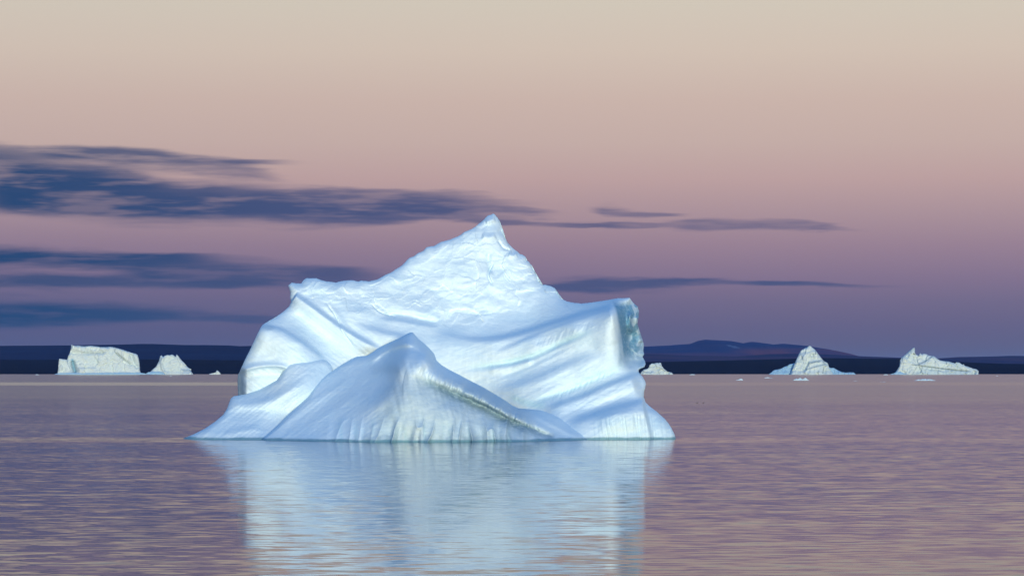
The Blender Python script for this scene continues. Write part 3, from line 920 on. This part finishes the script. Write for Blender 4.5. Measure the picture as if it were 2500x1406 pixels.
b4 = tag(ice_body('iceberg', ICE_FAR, [(1556, 919), (1562, 914), (1566, 907), (1572, 902)],
                  [(1572, 902), (1580, 900), (1585, 897), (1587, 890), (1591, 887), (1598, 887), (1603, 885.5), (1608, 886), (1611, 885), (1614, 886), (1616, 893), (1621, 900), (1630, 907), (1640, 909)],
                  [(1650, 919), (1644, 914), (1640, 909)], far_depth(FD, 3, 0.4, [([(1600, 890), (1604, 912)], -4, 2, 'b'), ([(1613, 890), (1610, 912)], 5, 3, 'b'), ([(1566, 910), (1600, 908)], 4, 1.5, 's')], 7, 16, 280), 110, 50, 50, 4, None, at(1603, 914, FD), jag=0.8, seed=18, edge=6,
                  extra={'silt_shade': line_attr([([(1568, 907), (1590, 911)], 0.5), ([(1601, 889), (1606, 905)], 0.3)])}),
         'small square-topped cream iceberg peeping out behind the right side of the huge one', 'iceberg', g_far)

b5 = empty('iceberg', at(1980, 914, FD))
tag(b5, 'steep pyramid iceberg with low blue shoulders in front of the dark mountain slope', 'iceberg', g_far)
o5 = tuple(b5.location)
ice_body('ice_peak', ICE_FAR, [(1926, 919), (1929, 914), (1934, 903), (1941, 885), (1950, 865), (1955, 856)],
         [(1955, 856), (1959, 853), (1965, 850), (1971, 847), (1977, 843), (1982, 847), (1988, 852), (1993, 857)],
         [(2042, 919), (2035, 914), (2025, 899), (2021, 887), (2010, 880), (2003, 871), (1997, 863), (1993, 857)],
         far_depth(FD, 6, 0.55, [([(1955, 866), (1975, 861), (1996, 856)], 6, 2.2, 's'), ([(1972, 885), (1990, 882), (2010, 879)], 8, 2, 's'), ([(1966, 903), (1990, 895), (2020, 888)], 6, 2, 's'),
                                 ([(1985, 862), (1975, 880), (1962, 905)], -10, 5, 'b'), ([(1978, 866), (1974, 890), (1964, 914)], 7, 4, 'b'), ([(2016, 893), (2012, 912)], -7, 5, 'b')], 8, 24, 290), 150, 110, 70, 6, b5, o5, jag=0.6, seed=21, edge=10,
         extra={'silt_shade': line_attr([([(1974, 888), (1990, 884), (2004, 881)], 0.7), ([(1966, 903), (1985, 897), (2018, 888)], 0.5), ([(2008, 912), (2012, 898), (2018, 892)], 0.5), ([(1995, 912), (2000, 905)], 0.5), ([(1958, 868), (1956, 885)], 0.3)], 1.6)})
ice_body('ice_shoulder', ICE_BLUE, [(1868, 919), (1876, 914), (1884, 908), (1890, 903)], [(1890, 903), (1900, 901.5), (1908, 899), (1915, 895), (1922, 893), (1927, 889), (1933, 888), (1940, 886)],
         [(1945, 919), (1943, 905), (1940, 886)], far_depth(FD + 25, 6, 0.5, (), 8, 18, 300), 80, 40, 40, 4, b5, o5, jag=0.5, seed=24, edge=5)
ice_body('ice_shoulder', ICE_BLUE, [(2005, 919), (2008, 905), (2012, 882)], [(2012, 882), (2018, 884), (2021, 887), (2024, 896), (2028, 898), (2036, 898), (2044, 903), (2055, 908), (2066, 909.5), (2074, 908.5), (2084, 909)],
         [(2096, 919), (2090, 914), (2084, 909)], far_depth(FD + 40, 3, 0.5, [([(2069, 909), (2070, 914)], -4, 1.5, 'b')], 7, 18, 310), 90, 40, 40, 4, b5, o5, jag=0.4, seed=27, edge=5)

b6 = empty('iceberg', at(2290, 914, FD))
tag(b6, 'long iceberg with a pointed tower at its left end and a tail tapering right', 'iceberg', g_far)
o6 = tuple(b6.location)
ice_body('ice_block', ICE_FAR, [(2176, 920), (2182, 914), (2190, 903), (2196, 893), (2197, 880), (2201, 873)],
         [(2201, 873), (2207, 868), (2215, 861), (2223, 854), (2229, 849), (2232, 848), (2234, 853), (2233.5, 861), (2238, 866), (2242, 867), (2244.5, 864), (2247, 862), (2250, 865), (2256, 863), (2262, 864.5), (2269, 868), (2276, 869),
          (2280, 869), (2285, 873), (2294, 879), (2302, 881), (2315, 882), (2326, 885), (2333, 887), (2335, 883.5), (2342, 885), (2347, 888), (2350, 890), (2353, 888.5), (2356, 893), (2364, 895), (2374, 899), (2384, 901), (2389, 905)],
         [(2395, 920), (2389, 915), (2389, 905)],
         far_depth(FD, 4, 0.5, [([(2240, 892), (2280, 897), (2330, 903), (2370, 906)], -4, 1.4, 'b'), ([(2240, 890), (2262, 880), (2278, 869)], 9, 2.2, 's'), ([(2232, 852), (2222, 872), (2205, 880)], 6, 5, 'b'), ([(2233, 870), (2240, 890)], -6, 4, 'b'),
                                ([(2240, 892), (2232, 905), (2228, 915)], 5, 1.5, 's'), ([(2335, 885), (2336, 897)], -5, 1.3, 'b'), ([(2380, 905), (2376, 915)], -8, 4, 'b')], 8, 22, 320), 230, 80, 60, 5, b6, o6, jag=1.1, seed=31, edge=8,
         extra={'silt_shade': line_attr([([(2222, 890), (2245, 892), (2280, 897), (2330, 903), (2370, 907)], 0.9), ([(2246, 889), (2262, 880), (2277, 869)], 0.7), ([(2270, 903), (2300, 905)], 0.5), ([(2239, 894), (2228, 914)], 0.5), ([(2312, 900), (2345, 900), (2370, 905)], 0.4)], 1.1),
                'vein': lambda x, y: 0.16 * smooth(894, 902, y - (x - 2250) * 0.07) * smooth(2225, 2245, x)})
ice_body('ice_foot', ICE_BLUE, [(2158, 920), (2168, 914.5), (2180, 912)], [(2180, 912), (2188, 908), (2196, 906), (2202, 909), (2210, 912)], [(2222, 920), (2215, 915), (2210, 912)], far_depth(FD - 30, 2, 0.3, (), 2, 14, 330), 40, 16, 18, 3, b6, o6, seed=33, edge=3)


# ------------------------------------------------------------------ growlers and brash ice
def growler(label, pts, D, seed, name='growler', group='small ice pieces on the water', edge=0.4, n=70):
    """pts: top outline in photo pixels from left to right, resting on the water at distance D"""
    yb = HOR + H * F / D
    P = [(a, min(b, yb - 0.2)) for a, b in pts]
    w_ = P[-1][0] - P[0][0]
    sc_ = D / F
    lft = [(P[0][0] - 0.8, yb + 1.5), (P[0][0] - 0.2, yb), P[0]]
    rgt = [(P[-1][0] + 0.8, yb + 1.5), (P[-1][0] + 0.2, yb), P[-1]]

    def dep(x, y):
        f1, _, c = cells(x / (w_ * 0.12) + 3, y / (w_ * 0.10), seed)
        return D + (y - yb) * -0.5 * sc_ + sc_ * w_ * 0.06 * (c + f1) + 0.4 * sc_ * fbm(x / 2, y / 2, 3, seed)
    o = ice_body(name, ICE_BIT, lft, P, rgt, dep, n, 18, w_ * sc_ * 0.35, max(1.2, w_ * 0.08), None, ((P[0][0] + w_ / 2 - CX) / F * D, D, 0), jag=0.5, seed=seed, edge=edge)
    return tag(o, label, 'ice chunk', group)


Dg = 2450.0
growler('small humped ice chunk floating left of the pyramid iceberg', [(1796, 928.5), (1799, 927), (1803, 926.5), (1807, 924.5), (1810, 924), (1813, 926), (1814, 928)], 2400, 401)
growler('thin pale sliver of ice just below the left shoulder of the pyramid iceberg', [(1866, 922), (1870, 921), (1875, 920.5), (1880, 921.8)], 3200, 402)
growler('tiny ice fragment beside the thin sliver below the pyramid iceberg', [(1880, 923), (1882, 922), (1884, 922), (1886, 923)], 3150, 403)
growler('lumpy cluster of white brash ice directly below the pyramid iceberg', [(1936, 929), (1939, 926), (1942, 925), (1945, 923.5), (1948, 925), (1951, 923), (1954, 922), (1957, 924.5), (1960, 925.5), (1963, 924), (1965, 922), (1968, 922.5), (1971, 925.5), (1975, 928)], 2350, 404, edge=0.5, n=110)
growler('faint low floe below and between the pyramid iceberg and the towered one', [(2148, 933), (2153, 932), (2158, 931.6), (2163, 933)], 2000, 405)
growler('flat speck of ice right of the pyramid iceberg', [(2083, 930), (2088, 929.3), (2093, 930)], 2200, 406)
growler('long crumbly strip of brash ice directly below the iceberg with the tower', [(2231, 929), (2236, 928), (2240, 926.5), (2243, 925.5), (2246, 926.5), (2249, 926), (2253, 924.8), (2256, 925.5), (2259, 924.3), (2262, 926), (2266, 925), (2272, 925.5), (2278, 927), (2284, 928.5)], 2300, 407, edge=0.5, n=110)
growler('tiny white floe at the waterline just left of the towered iceberg', [(2157, 914.5), (2161, 913.3), (2165, 913.5), (2168, 914.5)], 6100, 408)
growler('white speck of ice on the dark shoreline right of the small square iceberg', [(1683, 914.5), (1688, 913.2), (1694, 913.2), (1697, 914.5)], 6300, 409)
growler('white speck of ice just in front of the ragged-crowned small iceberg', [(414, 917.5), (417, 916.7), (420, 917.5)], 4700, 410)
growler('tiny white speck on the waterline left of the flat-topped iceberg', [(86, 914.6), (90, 913.6), (95, 914.6)], 6300, 411)
growler('isolated white speck of ice near the right edge of the picture', [(2432, 917.8), (2434, 916.8), (2437, 917.8)], 4600, 412)

# ------------------------------------------------------------------ two birds sitting on the water
bird_m = bpy.data.materials.new('dark plumage')
bird_m.use_nodes = True
kb = NT(bird_m.node_tree)
pb = kb.n['Principled BSDF']
kb.put(pb.inputs['Base Color'], kb.mix(kb.noise(kb.n.new('ShaderNodeNewGeometry').outputs['Position'], 12.0, 3), (0.02, 0.02, 0.025, 1), (0.05, 0.045, 0.045, 1)))
pb.inputs['Roughness'].default_value = 0.7


def bird(loc, turn, label):
    prof = [(-0.24, 0.10, 0.008), (-0.17, 0.09, 0.04), (-0.08, 0.06, 0.085), (0.03, 0.05, 0.10), (0.12, 0.07, 0.08), (0.17, 0.13, 0.045), (0.185, 0.19, 0.034), (0.20, 0.235, 0.038), (0.235, 0.25, 0.036), (0.27, 0.24, 0.016), (0.32, 0.232, 0.004)]
    V, Q, ns = [], [], 12
    for i, (x, z, r) in enumerate(prof):
        for j in range(ns):
            a = 2 * math.pi * j / ns
            yv, zv = r * math.cos(a) * 1.1, z + r * math.sin(a) * 0.9
            V.append((x * math.cos(turn) - yv * math.sin(turn), x * math.sin(turn) + yv * math.cos(turn), zv))
    for i in range(len(prof) - 1):
        for j in range(ns):
            Q.append((i * ns + j, i * ns + (j + 1) % ns, (i + 1) * ns + (j + 1) % ns, (i + 1) * ns + j))
    o = mesh_np('seabird', V, np.array(Q), bird_m)
    o.location = loc
    return tag(o, label, 'bird', 'seabirds sitting on the water')


D_ = H * F / 77.0
bird(((1702 - CX) / F * D_, D_, -0.02), 0.2, 'dark seabird sitting on the pink water right of the huge iceberg, nearer to it')
bird(((1717 - CX) / F * D_, D_, -0.02), 0.6, 'dark seabird sitting on the water right of the huge iceberg, farther from it')

# ------------------------------------------------------------------ haze
HAZE = 1
if HAZE:
    hm = bpy.data.materials.new('twilight haze')
    hm.use_nodes = True
    kh = NT(hm.node_tree)
    kh.n.clear()
    pv = kh.n.new('ShaderNodeVolumePrincipled')
    pv.inputs['Color'].default_value = (0.35, 0.55, 1.0, 1)
    pv.inputs['Density'].default_value = 0.000010
    oo = kh.n.new('ShaderNodeOutputMaterial')
    kh.l.new(pv.outputs[0], oo.inputs['Volume'])
    x0, x1, y0, y1, z0, z1 = -62000, 62000, -3200, 62000, -8, 260
    V = [(x, y, z) for z in (z0, z1) for y in (y0, y1) for x in (x0, x1)]
    Q = [(0, 2, 3, 1), (4, 5, 7, 6), (0, 1, 5, 4), (2, 6, 7, 3), (0, 4, 6, 2), (1, 3, 7, 5)]
    hz = mesh_np('haze', V, np.array(Q), hm, shade=False)
    tag(hz, kind='stuff')
